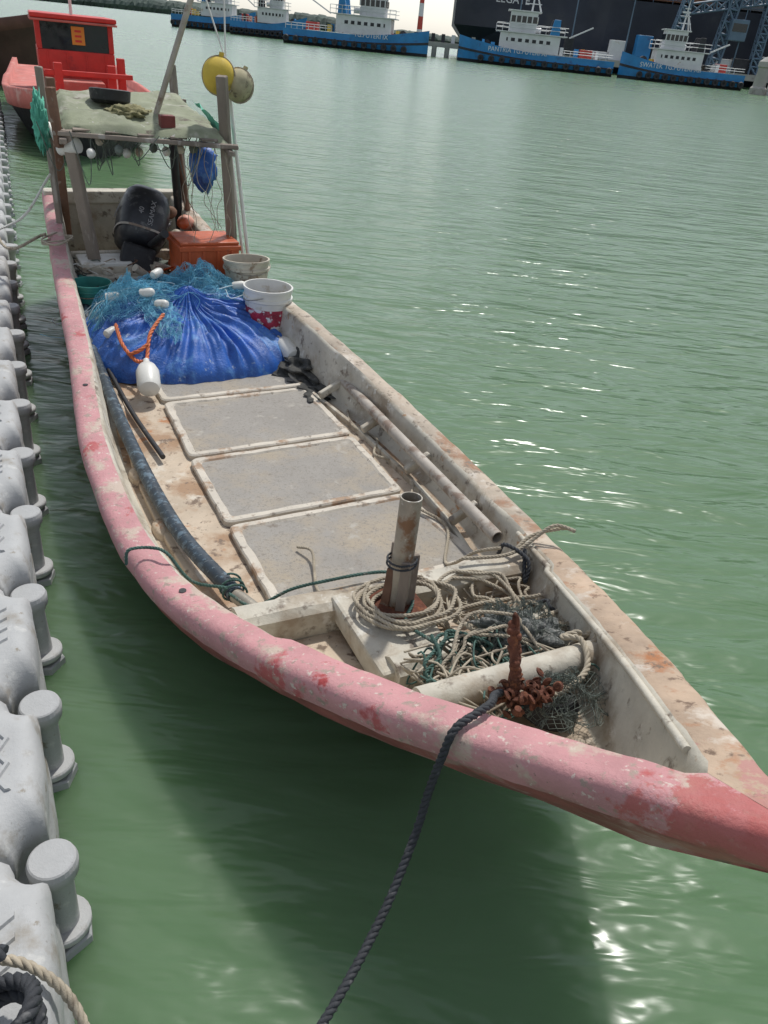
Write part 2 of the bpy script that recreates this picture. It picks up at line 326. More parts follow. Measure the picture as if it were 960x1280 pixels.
for s in (3.2,2.75,2.3,1.85):
    n=WI(s); beam('pipe_bracket',B(s,n-.14,.25),B(s+.01,n-.01,.31),.03,.04,cream,boat,.008)
for s in (3.6,3.15,2.7,2.25):
    n=-WI(s)+.10; blob('frame_knee',B(s,n,.20),(.07,.035,.035),deckm,boat,.2,rot=Matrix.Rotation(psi+1.57,3,'Z'))
def stringer(name,off,z,h,wd,s0,s1,side,mat):
    V=[];Fc=[];ss=np.linspace(s0,s1,40)
    for s in ss:
        n=WI(s)-off
        for a,zz in ((0,z),(0,z+h),(wd,z+h),(wd,z)): V.append(B(s,side*(n+a),zz+(DF(s)-.2)))
    for i in range(39):
        for k in range(4): Fc.append((i*4+k,i*4+(k+1)%4,i*4+4+(k+1)%4,i*4+4+k))
    Fc+=[(0,1,2,3),(156,157,158,159)]
    bevel(recalc(mesh(name,V,Fc,mat,boat)),.005)
stringer('starboard_stringer',.13,.195,.035,.022,1.52,3.9,1,cream)
stringer('port_stringer',.12,.195,.03,.03,1.52,4.3,-1,deckm)
# ------------------------------------------------ canopy
C00=B(5.04,-.44,1.30);C01=B(4.70,.49,1.30);C10=B(5.80,-.36,1.43);C11=B(5.92,.50,1.43)
V=[];Fc=[];G=26
for i in range(G+1):
    for j in range(G+1):
        u=i/G;v=j/G; p=C00.lerp(C01,v).lerp(C10.lerp(C11,v),u); p=p+Vector((0,0,.03*noise.noise(p*5)+.012*noise.noise(p*14)+.035))
        if i in(0,G) or j in (0,G): p+=Vector((.03*noise.noise(p*9),.03*noise.noise(p*8),-.03))
        V.append(p)
for i in range(G):
    for j in range(G): a=i*(G+1)+j; Fc.append((a,a+1,a+G+2,a+G+1))
mesh('canopy_sheet',V,Fc,olive,boat,True)
for k,(a,b_) in enumerate(((C00,C01),(C10,C11),(C00,C10),(C01,C11))):
    d=(b_-a).normalized(); beam('canopy_beam_%d'%k,a-d*.05-Vector((0,0,.02+.03*(k>1))),b_+d*.05-Vector((0,0,.02+.03*(k>1))),.045,.03,wood,boat,.006,.004)
for k in range(5):
    v=.12+.19*k; a=C00.lerp(C01,v);b_=C10.lerp(C11,v); beam('canopy_slat_%d'%k,a+Vector((0,0,.004)),b_+Vector((0,0,.004)),.10,.012,wood,boat,.003,.003)
beam('post_port_fore',B(5.18,-.30,.40),B(5.04,-.41,1.30),.07,.05,wood,boat,.008,.004)
beam('post_port_fore_top',B(5.05,-.46,1.20),B(5.06,-.47,1.52),.05,.04,brown,boat,.006,.004)
beam('post_port_aft',B(5.86,-.38,.5),B(5.80,-.38,1.52),.055,.05,brown,boat,.008,.004)
beam('post_port_mid',B(5.50,-.46,.45),B(5.45,-.48,1.60),.04,.05,wood,boat,.008,.004)
beam('post_starboard_fore',B(5.00,.60,.38),B(4.78,.47,1.66),.06,.055,wood,boat,.008,.005)
beam('post_starboard_aft',B(5.84,.50,.5),B(5.93,.46,1.64),.045,.045,wood,boat,.008,.004)
cyl('prop_dark',B(5.75,.42,.5),B(5.6,.35,1.40),.03,black,boat)
cyl('prop_brown',B(5.65,.48,.5),B(5.75,.40,1.40),.022,brown,boat)
p0=Vector((-1.735,5.41,1.33)); p1=Vector((-1.47,5.45,2.03)); cyl('slanted_pole',p0,p0+(p1-p0)*2.2,.018,greypipe,boat)
cyl('white_pole_1',(-1.108,5.38,.50),(-1.285,5.58,1.62),.012,whitep,boat); cyl('white_pole_2',(-1.15,5.40,.50),(-1.33,5.62,1.60),.010,whitep,boat)
curveobj('stay_lines',[[(-1.449-.09,5.63,2.35),(-1.25,5.4,1.72)],[(-1.316,5.64,2.3),(-1.26,5.42,1.72)]],.005,whitep,boat)
P=[]
for k in range(30):
    v=rnd(0,1); a=C00.lerp(C01,v); a=a.lerp(C10.lerp(C11,v),rnd(0,.5)); bq=a+Vector((rnd(-.25,.25),rnd(-.15,.15),0)); m_=(a+bq)/2+Vector((rnd(-.04,.04),rnd(-.04,.04),-rnd(.06,.3))); P.append(cat([a,m_,bq],.03))
curveobj('hanging_cords',P,.003,greynet,boat)
P=[]
for k in range(10):
    a=B(rnd(4.75,5.0),rnd(.3,.5),1.3); q=[a]
    for j in range(5): q.append(q[-1]+Vector((rnd(-.06,.06),rnd(-.06,.06),-rnd(.05,.16))))
    P.append(cat(q,.03))
curveobj('hanging_line_ends',P,.0022,ropeb,boat)
cyl('work_lamp',B(5.12,-.45,1.18),B(5.02,-.36,1.22),.035,whitep,boat,.045); cyl('work_lamp_arm',B(5.12,-.45,1.18),B(5.3,-.48,1.30),.015,whitep,boat)
for k in range(9):
    blob('hanging_float_%d'%k,B(4.9+rnd(0,.25),-.3+k*.08,1.22+rnd(-.05,.03)),(.025,.035,.03),[whitep,dirtyw,greynet][k%3],boat,.2,sub=2)
blob('blue_bag',B(5.35,.50,1.06),(.09,.07,.15),bluetarp,None,.5,3,3,seed=2)
blob('green_bag',B(5.25,-.53,1.31),(.04,.05,.15),greencloth,None,.7,4,4,seed=5)
V=[];Fc=[]
for i in range(13):
    for j in range(9):
        u=i/12;v=j/8; p=C01.lerp(C11,.15+.6*u)+NX*(.02+.04*v+.012*math.sin(u*17+v*3))+Vector((0,0,.05-.14*v*(.6+.4*math.sin(u*5))+.01*math.sin(u*25))); V.append(p)
for i in range(12):
    for j in range(8): a=i*9+j; Fc.append((a,a+1,a+10,a+9))
mesh('green_cloth',V,Fc,greencloth,None,True)
lathe('black_basin',[(.0,.0),(.10,0),(.125,.02),(.13,.08),(.115,.085),(.11,.03),(0,.03)],black,None,B(5.50,-.06,1.41),(0,.1,1))
blob('orange_net_heap',B(5.25,.0,1.38),(.14,.12,.05),M('net_brown',(.26,.24,.12),.4,30,rough=.95,bump=1,bscale=120,bdist=.01),None,.5,4,4,seed=4)
box('red_box',B(4.95,.17,1.37),(.09,.07,.09),M('dark_red',(.16,.03,.025),.3,8),None,psi,.006)
def floatball(name,c,r,mat,ax=(0,0,1)):
    g=grp(name); prof=[(0,-r*1.05)]+[(r*math.cos(t)*1.0,r*math.sin(t)*1.05) for t in np.linspace(-1.45,1.45,14)]+[(r*.16,r*1.12),(r*.15,r*1.3),(0,r*1.3)]
    lathe('shell',prof,mat,g,c,ax,22,wob=.08); 
    curveobj('lashing',[[Vector(c)+Vector((math.sin(t)*r*1.02,math.cos(t)*r*.1,math.cos(t)*r*1.08)) for t in np.linspace(0,6.28,30)]],.006,ropeb,g); return g
floatball('yellow_float',(-1.30,5.40,1.645),.10,yellow,(.15,.1,1)); floatball('white_float',(-1.19,5.47,1.60),.09,M('grimy_float',(.42,.38,.25),.3,10,[((.12,.1,.07),12,.52,.1),((.5,.38,.1),6,.6,.06)],.8,spec=.2),(.4,.2,1))
# ------------------------------------------------ outboard engine
eng=grp('outboard_engine')
Rm=Matrix.Rotation(psi,4,'Z')@Matrix.Rotation(math.radians(-28),4,'X')@Matrix.Rotation(math.radians(20),4,'Y'); ec=B(5.32,.0,.52)
def E(x,y,z): return ec+(Rm.to_3x3()@Vector((x,y,z)))
V=[];Fc=[];lev=[(0,.12,.16,0),(.03,.15,.20,0),(.10,.165,.225,.0),(.20,.17,.23,.0),(.30,.165,.22,.01),(.37,.145,.195,.02),(.41,.11,.15,.03),(.425,.05,.08,.03)]
n=28
for z,a,b_,dy in lev:
    for j in range(n):
        t=2*math.pi*j/n; c,s=math.cos(t),math.sin(t); ex=.62
        V.append(E(a*math.copysign(abs(c)**ex,c),b_*math.copysign(abs(s)**ex,s)+dy,z+.0))
for k in range(len(lev)-1):
    for j in range(n): Fc.append((k*n+j,k*n+(j+1)%n,(k+1)*n+(j+1)%n,(k+1)*n+j))
Fc+=[tuple(range(n)),tuple((len(lev)-1)*n+j for j in range(n))]
cowl=M('engine_cowl',(.028,.029,.034),.3,8,[((.12,.12,.12),9,.58,.08)],.4,.2,40)
recalc(mesh('cowl',V,Fc,cowl,eng,True))
V=[];Fc=[]
for z,a in ((.085,.172),(.10,.172)):
    for j in range(n):
        t=2*math.pi*j/n; c,s=math.cos(t),math.sin(t); V.append(E(a*1.01*math.copysign(abs(c)**.62,c),.232*math.copysign(abs(s)**.62,s),z))
for j in range(n): Fc.append((j,(j+1)%n,n+(j+1)%n,n+j))
mesh('cowl_seam',V,Fc,greypipe,eng)
hexa('midsection',[E(-.07,-.1,-.45),E(.07,-.1,-.45),E(.07,.10,-.45),E(-.07,.10,-.45),E(-.10,-.13,.01),E(.10,-.13,.01),E(.10,.13,.01),E(-.10,.13,.01)],cowl,eng,.03)
hexa('clamp_bracket',[E(-.11,-.20,-.22),E(.11,-.20,-.22),E(.11,-.08,-.22),E(-.11,-.08,-.22),E(-.11,-.20,-.02),E(.11,-.20,-.02),E(.11,-.08,-.02),E(-.11,-.08,-.02)],black,eng,.02)
cyl('tiller',E(.06,-.2,.0),E(.10,-.52,.0),.02,black,eng,.026)
hexa('gearcase',[E(-.03,-.16,-.8),E(.03,-.16,-.8),E(.03,.2,-.8),E(-.03,.2,-.8),E(-.045,-.09,-.45),E(.045,-.09,-.45),E(.045,.1,-.45),E(-.045,.1,-.45)],cowl,eng,.02)
decal=M('decal',(.28,.28,.29),.1)
R3=Rm.to_3x3()
for k,tx in enumerate(("SEAMAX","40")): text('cowl_front_lettering_%d'%k,tx,E(.03-.07*k,-.236,.20),.045,decal,eng,R3@Vector((0,0,1)),R3@Vector((-1,0,0)))
for sx in (-1,1): text('cowl_side_lettering',"SEAMAX 40",E(sx*.176,0,.22),.045,decal,eng,R3@Vector((0,sx*1,0)),R3@Vector((0,0,1)))
# ------------------------------------------------ containers etc.
def pail(name,c,r,h,mat,lab=None,tilt=(0,0,1)):
    g=grp(name); mats=[mat,lab or mat]
    prof=[(r*.85,0),(r*.88,h*.2),(r*.94,h*.68),(r*.97,h*.78),(r*1.04,h*.80),(r*1.04,h*.84),(r*.98,h*.85),(r*1.0,h*.95),(r*1.04,h*.96),(r*1.04,h),(r*.97,h),(r*.93,h*.6),(r*.82,h*.05),(0,h*.05)]
    lathe('bucket',prof,mats,g,c,tilt,28,mi=[0,1,0]+[0]*11)
    d,u,v=frame(tilt); o=Vector(c)+d*h*.9
    curveobj('handle',[[o+u*math.cos(t)*r*1.06+v*math.sin(t)*r*1.0-d*abs(math.sin(t))*.05 for t in np.linspace(0,math.pi,20)]],.003,steel,g); return g
redlab=M('red_label',(.35,.03,.06),.5,20,[((.7,.7,.7),18,.52,.04)],.4,0)
pail('white_pail',B(4.08,.51,.24),.145,.36,whitep,redlab,(.03,0,1)); pail('white_pail',B(4.50,.53,.34),.145,.31,dirtyw,None,(-.03,.05,1))
pail('teal_bucket',B(4.66,-.42,.30),.12,.20,tealm)
cr=grp('orange_crate'); cc=B(4.90,.36,.37)
def openbox(parent,c,sx,sy,sz,mat,rot,t=.015,ribs=True,lid=None):
    R=Matrix.Rotation(rot,3,'Z'); c=Vector(c)
    box('floor',c+Vector((0,0,t/2)),(sx-.002,sy-.002,t),mat,parent,rot)
    for nm,off,sz_ in (('side_a',(0,-sy/2,sz/2),(sx,t,sz)),('side_b',(0,sy/2,sz/2),(sx,t,sz)),('end_a',(-sx/2,0,sz/2),(t,sy-t-.004,sz-.003)),('end_b',(sx/2,0,sz/2),(t,sy-t-.004,sz-.003))):
        box(nm,c+R@Vector(off),sz_,mat,parent,rot,.003)
    if ribs:
        box('rim',c+R@Vector((0,-sy/2-.006,sz-.02)),(sx+.03,.02,.03),mat,parent,rot,.004); box('rim_side',c+R@Vector((-sx/2-.006,0,sz-.02)),(.02,sy+.01,.026),mat,parent,rot,.004)
        for k in range(4): box('rib_%d'%k,c+R@Vector((-sx/2+sx*(k+.5)/4,-sy/2-.01,sz/2-.01)),(.015,.014,sz-.05),mat,parent,rot,.003)
openbox(cr,cc,.38,.32,.31,orange,psi); box('lid',cc+Vector((0,0,.32)),(.39,.33,.018),orange,cr,psi,.006)
fb=grp('foam_box'); openbox(fb,B(5.18,-.25,.36),.32,.24,.12,dirtyw,psi,.03,False); box('lid',B(5.18,-.25,.49),(.33,.25,.03),whitep,fb,psi,.008)
box('engine_seat',B(4.98,-.15,.42),(.5,.10,.05),cream,boat,psi,.01)
cl=grp('stern_clutter')
cm=[black,dirtyw,tealm,orange,greynet,brown,whitep,cream,darknet,bluetarp]
for k in range(60):
    s=rnd(4.72,5.33);n=rnd(-.45,.30); z=DF(s)+rnd(.01,.07); m_=random.choice(cm); ty=k%4
    if ty==0: blob('item_%d'%k,B(s,n,z),(rnd(.03,.07),rnd(.03,.06),rnd(.02,.05)),m_,cl,.4,3,2,seed=k)
    elif ty==1: cyl('item_%d'%k,B(s,n,z),B(s+rnd(-.12,.12),n+rnd(-.12,.12),z+rnd(0,.1)),rnd(.010,.030),m_,cl)
    elif ty==2: box('item_%d'%k,B(s,n,z),(rnd(.05,.13),rnd(.03,.09),rnd(.02,.06)),m_,cl,rnd(0,3),.005)
    else: curveobj('item_%d'%k,[cat([B(s,n,z)+Vector((rnd(-.13,.13),rnd(-.13,.13),rnd(0,.08))) for _ in range(7)],.02)],.004,m_,cl)
for k,(s,n,z,r,m_) in enumerate(((5.5,.40,.66,.06,M('pink_float',(.6,.28,.2),.2,8)),(5.45,.32,.58,.05,dirtyw),(5.3,.33,.70,.045,orange),(5.55,.30,.72,.05,brown),(5.2,.25,.5,.05,whitep))): blob('float_%d'%k,B(s,n,z),(r,r,r*.9),m_,cl,.1,2,3)
# ------------------------------------------------ tarp bundle
bd=grp('blue_tarp_bundle')
V=[];Fc=[];NR,NT=40,300; ctr=(4.12,.06); HS,HN_,HH=.52,.62,.255
gat=(4.20,.02)
for i in range(NR+1):
    r=(i/NR)
    for j in range(NT):
        t=2*math.pi*j/NT; c,sn=math.cos(t),math.sin(t); ex=2.5
        R=1/((abs(c)**ex+abs(sn)**ex)**(1/ex)); ri=r**.85
        a1=t*15+5*noise.noise(Vector((c*1.6,sn*1.6,r*1.2))); a2=t*27+6*noise.noise(Vector((c*2.2,sn*2.2,7+r)))
        fold=(1-2*abs(math.sin(a1)))*.6+(1-2*abs(math.sin(a2)))*.35+.7*noise.noise(Vector((c*6*ri,sn*6*ri,2)))
        amp=.024*math.sin(min(1,ri*1.02)*2.9)+.003
        rr=ri*R*(1+.07*noise.noise(Vector((c*1.5,sn*1.5,3))))
        s=ctr[0]+c*rr*HS+(gat[0]-ctr[0])*(1-ri); n=ctr[1]+sn*rr*HN_
        hgt=HH*(1-ri**2.6)**.6 if ri<1 else 0
        hgt+=.07*math.exp(-(ri/.12)**2)+.06*noise.noise(Vector((s*3,n*3,1)))*(1-ri)
        z=DF(s)+.012+hgt+amp*fold
        V.append(B(s+c*amp*fold*.6,n+sn*amp*fold*.6,z))
for i in range(NR):
    for j in range(NT): Fc.append((i*NT+j,i*NT+(j+1)%NT,(i+1)*NT+(j+1)%NT,(i+1)*NT+j))
o=mesh('tarp',V,Fc,bluetarp,bd,True)
bm=bmesh.new(); bm.from_mesh(o.data); bmesh.ops.remove_doubles(bm,verts=bm.verts,dist=.0005); bmesh.ops.recalc_face_normals(bm,faces=bm.faces); bm.to_mesh(o.data); bm.free()
def bh(s,n):
    c=(s-ctr[0])/HS; d=(n-ctr[1])/HN_; ri=min(1,(abs(c)**2.5+abs(d)**2.5)**(1/2.5))
    return DF(s)+.015+HH*(max(0,1-ri**2.6))**.6+.07*math.exp(-(ri/.12)**2)
net=grp('fishing_net')
def heap(name,cs,cn,rs,rn,hh,seed,mat,G=46,wt=.0016,base=bh):
    V=[];Fc=[]
    for i in range(G+1):
        for j in range(G+1):
            u=i/G*2-1;v=j/G*2-1; s=cs+u*rs+.05*noise.noise(Vector((u*4,v*4,seed)));n=cn+v*rn+.05*noise.noise(Vector((u*4,v*4,seed+5)))
            e=max(0,1-(u*u+v*v)**1.0)
            V.append(B(s,n,base(s,n)+.015+hh*e**.6*(.7+.9*noise.noise(Vector((u*2.5,v*2.5,seed+9)))+.45*noise.noise(Vector((u*9,v*9,seed))))))
    for i in range(G):
        for j in range(G):
            u=(i+.5)/G*2-1;v=(j+.5)/G*2-1
            if u*u+v*v<1.0+.25*noise.noise(Vector((u*3,v*3,seed+3))): a=i*(G+1)+j; Fc.append((a,a+1,a+G+2,a+G+1))
    o=mesh(name,V,Fc,mat,net if mat is netm else None); m_=o.modifiers.new('w','WIREFRAME'); m_.thickness=wt; m_.use_replace=True; return o
for k,(cs,cn,rs,rn,hh) in enumerate(((4.28,-.24,.20,.28,.07),(4.32,-.30,.18,.2,.12),(4.44,.24,.18,.28,.10),(4.50,.20,.16,.24,.15),(4.02,-.14,.26,.09,.03),(4.32,.30,.16,.22,.05),(4.45,-.05,.15,.3,.07))):
    heap('net_heap_%d'%k,cs,cn,rs,rn,hh,k*11,netm,54)
P=[]
for k in range(150):
    if random.random()<.55: cs,cn=4.32,-.26
    else: cs,cn=4.46,.22
    q=[]; s=cs+random.gauss(0,.08); n=cn+random.gauss(0,.12); hz=rnd(.01,.12)
    for j in range(6):
        q.append(B(s,n,bh(s,n)+hz*max(.1,1-((s-cs)**2+(n-cn)**2)/.07))); s+=rnd(-.07,.07); n+=rnd(-.12,.12)
    P.append(cat(q,.025))
curveobj('net_threads',P,.0011,netm,net,0)
P=[]
for k in range(12):
    q=[]; s=rnd(4.15,4.5);n=rnd(-.45,.5)
    for j in range(6): q.append(B(s,n,bh(s,n)+.02+rnd(0,.05))); s+=rnd(-.08,.08); n+=rnd(-.15,.15)
    P.append(cat(q,.025))
curveobj('head_ropes',P,.003,M('pale_rope',(.45,.55,.58),.2),net)
def capsule(name,c,d,r,L,mat,neck=True):
    prof=[(0,0),(r*.45,.004),(r*.85,r*.25),(r,r*.7),(r,L-r*.9),(r*.8,L-r*.3),(r*.42,L),(r*.3,L+r*.3 if neck else L),(r*.28,L+r*.8 if neck else L),(0,L+r*.8 if neck else L)]
    return lathe(name,prof,mat,None,c,d,22)
capsule('white_bottle_float',B(3.42,-.36,.285),B(3.77,-.30,.40)-B(3.42,-.36,.285),.06,.20,whitep)
for k,(s,n,zz,dx,dy) in enumerate(((4.40,-.10,.09,.3,.8),(4.22,-.22,.06,.8,.1),(4.02,-.46,.03,.4,1),(4.3,-.40,.08,1,.2),(4.12,-.15,.03,.7,-.3),(4.3,.36,.05,1,.3))):
    capsule('net_float',B(s,n,bh(s,n)+zz),Vector((dx,dy,.15)),.026,.09,whitep,False)
capsule('white_bottle_float',B(3.68,.55,.28),AX*1.0+NX*-.1+Vector((0,0,.2)),.055,.20,whitep)
strapm=M('orange_strap',(.58,.15,.05),.2,30)
def sth(s,n,e=.03): return B(s,n,bh(s,n)+e)
for k,pp in enumerate(([B(3.64,-.325,.36),sth(3.72,-.30),sth(3.84,-.25),sth(3.98,-.14,.04)],[B(3.64,-.325,.36),sth(3.74,-.36),sth(3.86,-.40),sth(4.02,-.40,.05)],[sth(3.78,-.38),sth(3.76,-.33,.04),sth(3.78,-.28)])):
    rope('orange_strap',pp,.011,strapm,None,.09)
blob('dark_netting',B(3.66,.60,.235),(.15,.26,.075),darknet,None,.9,3.2,5,Matrix.Rotation(psi+.2,3,'Z'),seed=8)
blob('dark_netting',B(3.36,.57,.212),(.13,.14,.025),darknet,None,.9,3.5,5,Matrix.Rotation(psi,3,'Z'),seed=9)
# ------------------------------------------------ pipes
g=grp('black_hose_pipe')
path=cat([B(4.75,-.44,.40),B(4.3,-.52,.32),B(3.87,-.54,.28),B(2.91,-.56,.255),B(2.16,-.545,.26),B(1.66,-.47,.28)],.03)
curveobj('hose',[path],.030,blackpipe,g,6)
fine=cat(path[::4]+[path[-1]],.006); st=[];ac=0
for i,p in enumerate(fine):
    if i: ac+=(p-fine[i-1]).length
    d=(fine[min(i+1,len(fine)-1)]-fine[max(0,i-1)]).normalized(); _,u,v=frame(d); a=ac/.05*6.283; st.append(p+(u*math.cos(a)+v*math.sin(a))*.0292)
curveobj('spiral',[st],.0026,M('hose_grey',(.14,.17,.185),.3),g)
cyl('pipe_end',path[-1],path[-1]-AX*.10+NX*.035,.026,steel,g)
curveobj('thin_black_pipe',[cat([B(4.5,-.52,.30),B(3.9,-.49,.25),B(3.3,-.475,.23),B(2.80,-.445,.23)],.05)],.012,black,None,4)
for k in range(2):
    c=B(1.66+k*.03,-.47,.28); rope('green_lashing',[c+(NX*math.cos(t)*.040+Vector((0,0,math.sin(t)*.038))+AX*t*.006) for t in np.linspace(0,8,26)],.0045,ropeg)
tube('grey_pipe',B(3.78,.68,.31),B(1.57,.545,.345),.026,.004,greypipe,None)
# ------------------------------------------------ ropes
rope('deck_rope',[B(3.05,.60,.22),B(2.85,.54,.225),B(2.70,.60,.215),B(2.52,.50,.235),B(2.45,.58,.215),B(2.25,.56,.22),B(2.05,.45,.24),B(1.85,.50,.235),B(1.62,.36,.235),B(1.50,.40,.36),B(1.42,.44,.42)],.007,ropeb)
rope('gunwale_hitch',[B(1.40,.26,.43),B(1.37,.42,.425),B(1.38,.52,.44),B(1.36,.61,.515),B(1.30,.655,.52),B(1.34,.64,.51),B(1.40,.56,.46),B(1.38,.46,.42)],.007,ropeb)
rope('mooring_hitch',[B(1.36,.50,.44),B(1.28,.46,.36),B(1.32,.49,.42),B(1.42,.46,.43),B(1.46,.47,.36)],.008,ropek)
rope('hatch_lanyard',[B(1.92,-.14,.235),B(1.85,-.11,.255),B(1.75,-.14,.235),B(1.66,-.17,.235),B(1.60,-.17,.235)],.006,ropeb)
rope('green_line',[B(1.64,-.50,.31),B(1.56,-.44,.30),B(1.53,-.32,.36),B(1.46,-.22,.42),B(1.44,-.10,.43),B(1.42,-.02,.43),B(1.36,.02,.44),B(1.25,-.02,.43),B(1.18,-.08,.42),B(1.05,-.06,.44),B(.95,.0,.42)],.006,ropeg)
rope('gunwale_line',[B(1.85,-.79,.36),B(1.86,-.775,.41),B(1.85,-.70,.408),B(1.80,-.66,.405),B(1.74,-.60,.32),B(1.66,-.5,.32)],.006,ropeg)
def coil(name,c,r,turns,rr,mat,sq=.8,dz=.004,jit=.02,tilt=0):
    P=[];n=int(turns*12)
    for k in range(n):
        t=k/12*6.283; q=r*(1+.35*noise.noise(Vector((k*.13,c[0]*9,0))))
        P.append(B(c[0]+math.cos(t)*q*sq+rnd(-jit,jit)*.4,c[1]+math.sin(t)*q+rnd(-jit,jit)*.4,c[2]+dz*k/12*4+math.cos(t)*tilt+.012*noise.noise(Vector((k*.3,1,2)))))
    return rope(name,P,rr,mat)
coil('rope_coil',(1.27,-.06,.425),.13,3.0,.0065,ropeb,dz=.002)
coil('rope_coil',(1.24,-.02,.43),.15,2.2,.007,ropeb,.7,dz=.002)
coil('rope_coil',(1.22,.20,.37),.15,2.6,.0065,ropeb,.8,dz=.002,jit=.05,tilt=.04)
coil('rope_coil',(1.12,.24,.40),.17,2.2,.007,ropeb,.7,dz=.002,jit=.05,tilt=-.04)
coil('rope_coil',(1.26,.34,.35),.10,2,.006,ropeb,.8,jit=.05)
coil('rope_coil',(.92,-.02,.42),.11,3,.006,ropeg,.8,jit=.07,tilt=.05)
coil('rope_coil',(.88,.06,.44),.13,3.4,.0055,ropeb,.8,jit=.08,tilt=.05)
P=[]
for k in range(60):
    s=rnd(.75,1.0);n=rnd(-.22,.16);q=[]
    for j in range(7): q.append(B(s,n,.40+rnd(.0,.10)+(.0 if s>.86 else .04))); s=min(1.0,max(.70,s+rnd(-.09,.09))); n=min(.25,max(-.20,n+rnd(-.1,.1)))
    P.append(cat(q,.02))
curveobj('rope_tangle',P[:38],.0035,ropeb); curveobj('rope_tangle',P[38:],.003,ropeg)
P=[]
for k in range(14):
    s=rnd(1.1,1.34);n=rnd(.05,.45);q=[]
    for j in range(6): q.append(B(s,n,.325+rnd(0,.05))); s=min(1.35,max(1.1,s+rnd(-.1,.1))); n=min(.46,max(.05,n+rnd(-.12,.12)))
    P.append(cat(q,.02))
curveobj('rope_tangle',P,.004,ropeb)
blob('grey_net_ball',B(.97,.19,.45),(.11,.08,.055),M('fine_net',(.14,.15,.14),.5,60,[((.3,.3,.28),80,.52,.05)],.95,1,200,bdist=.01),None,.7,3.5,5,seed=3)
def heap2(name,cs,cn,rs,rn,z,hh,seed,mat): heap(name,cs,cn,rs,rn,hh,seed,mat,44,.0016,lambda s,n:z)
heap2('grey_net',.98,.20,.14,.15,.42,.10,31,greynet); heap2('grey_net',.93,.31,.12,.11,.38,.08,37,ropeb); heap2('grey_net',.66,.10,.10,.12,.49,.07,41,greynet)
lathe('black_tyre_fender',[(.045,-.03),(.07,-.04),(.085,-.03),(.093,0),(.085,.03),(.07,.04),(.045,.03),(.04,0),(.045,-.03)],black,None,B(.71,.09,.46),(.3,.2,1),28)
rope('log_lashing',[B(.70,-.10,.60),B(.66,.0,.56),B(.66,.10,.55),B(.70,.20,.555),B(.78,.24,.575),B(.83,.22,.55),B(.82,.27,.56),B(.84,.29,.50),B(.80,.32,.57),B(.72,.20,.50)],.009,ropeb)
rope('short_line',[B(1.22,.42,.30),B(1.10,.40,.43),B(1.06,.38,.44),B(1.0,.42,.40),B(.98,.34,.34)],.007,ropek)
# anchor
an=grp('grapnel_anchor'); ab=B(.67,-.07,.585); at=B(.75,-.045,.745)
cyl('shank',ab,at,.012,rust,an); lathe('ring',[(.014,-.004),(.020,0),(.014,.004),(.010,0),(.014,-.004)],rust,an,at+Vector((0,0,.012)),(1,.3,0))
for k in range(4):
    a=k*1.571+.5; d=AX*math.cos(a)+NX*math.sin(a); curveobj('fluke_%d'%k,[cat([ab,ab+d*.03-Vector((0,0,.02)),ab+d*.055-Vector((0,0,.005)),ab+d*.06+Vector((0,0,.015))],.01)],.009,rust,an,3)
for k in range(22):
    t=k/21; c=ab+(at-ab)*t*.97+Vector((rnd(-.006,.006),rnd(-.006,.006),0)); blob('rust_scale_%d'%k,c,(.014,.012,.012),rust,an,.6,3,2,seed=k)
for k in range(60):
    c=ab+NX*rnd(-.05,.11)+AX*rnd(-.04,.04)+Vector((0,0,rnd(-.04,.02))); lathe('chain_link_%d'%k,[(.009,-.005),(.015,0),(.009,.005),(.005,0),(.009,-.005)],rust,an,c,(rnd(-1,1),rnd(-1,1),rnd(-1,1)),10)
s0=.56; W0=WF(s0)
rope('mooring_rope',[B(.70,-.03,.56),B(.67,-.13,.61),B(s0+.03,-W0+.10,ZF(s0)+.02),B(s0+.005,-W0-.002,ZF(s0)+.016),B(s0-.008,-W0-.034,ZF(s0)-.03),Vector((.165,1.14,.53)),Vector((.145,1.09,.44)),Vector((.085,.95,.34)),Vector((-.015,.75,.30)),Vector((-.14,.56,.28)),Vector((-.28,.34,.36)),Vector((-.40,.2,.42))],.0105,ropek,None,.045)
# ------------------------------------------------ floating dock
dock=grp('floating_dock'); da=math.radians(26.3); DA=Vector((-math.sin(da),math.cos(da),0)); DN=Vector((math.cos(da),math.sin(da),0)); DO=Vector((-.68,1.02,0)); PT=.503
def planpts(hf,cut,bul=0):
    out=[]
    for (cx,cy,a0) in ((1,1,-math.pi/2),(-1,1,0),(-1,-1,math.pi/2),(1,-1,math.pi)):
        for k in range(7):
            t=a0-k/6*math.pi/2; out.append((cx*hf+cut*math.cos(t),cy*hf+cut*math.sin(t)))
        p=Vector(out[-1]); nx_,ny_={(1,1):(0,1),(-1,1):(-1,0),(-1,-1):(0,-1),(1,-1):(1,0)}[(cx,cy)]
        q=Vector({(1,1):(-hf+cut,hf),(-1,1):(-hf,-hf+cut),(-1,-1):(hf-cut,-hf),(1,-1):(hf,hf-cut)}[(cx,cy)])
        for k in range(1,8):
            u=k/8; e=p.lerp(q,u); bb=bul*(.5-.5*math.cos(u*2*math.pi)); out.append((e.x+nx_*bb,e.y+ny_*bb))
    return out
lv=[(.236,.078,-.12,0),(.236,.076,.05,0),(.240,.070,.08,.008),(.240,.070,.19,.008),(.236,.078,.215,.004),(.238,.074,.235,.006),(.241,.072,.31,.008),(.239,.074,.35,.008),(.232,.080,.378,.006),(.222,.090,.394,.004),(.208,.100,.401,.002),(.19,.11,.402,0)]
V=[];Fc=[]
for hf,cut,z,bl in lv:
    for p in planpts(hf,cut,bl): V.append((p[0],p[1],z))
n=len(planpts(.2,.08))
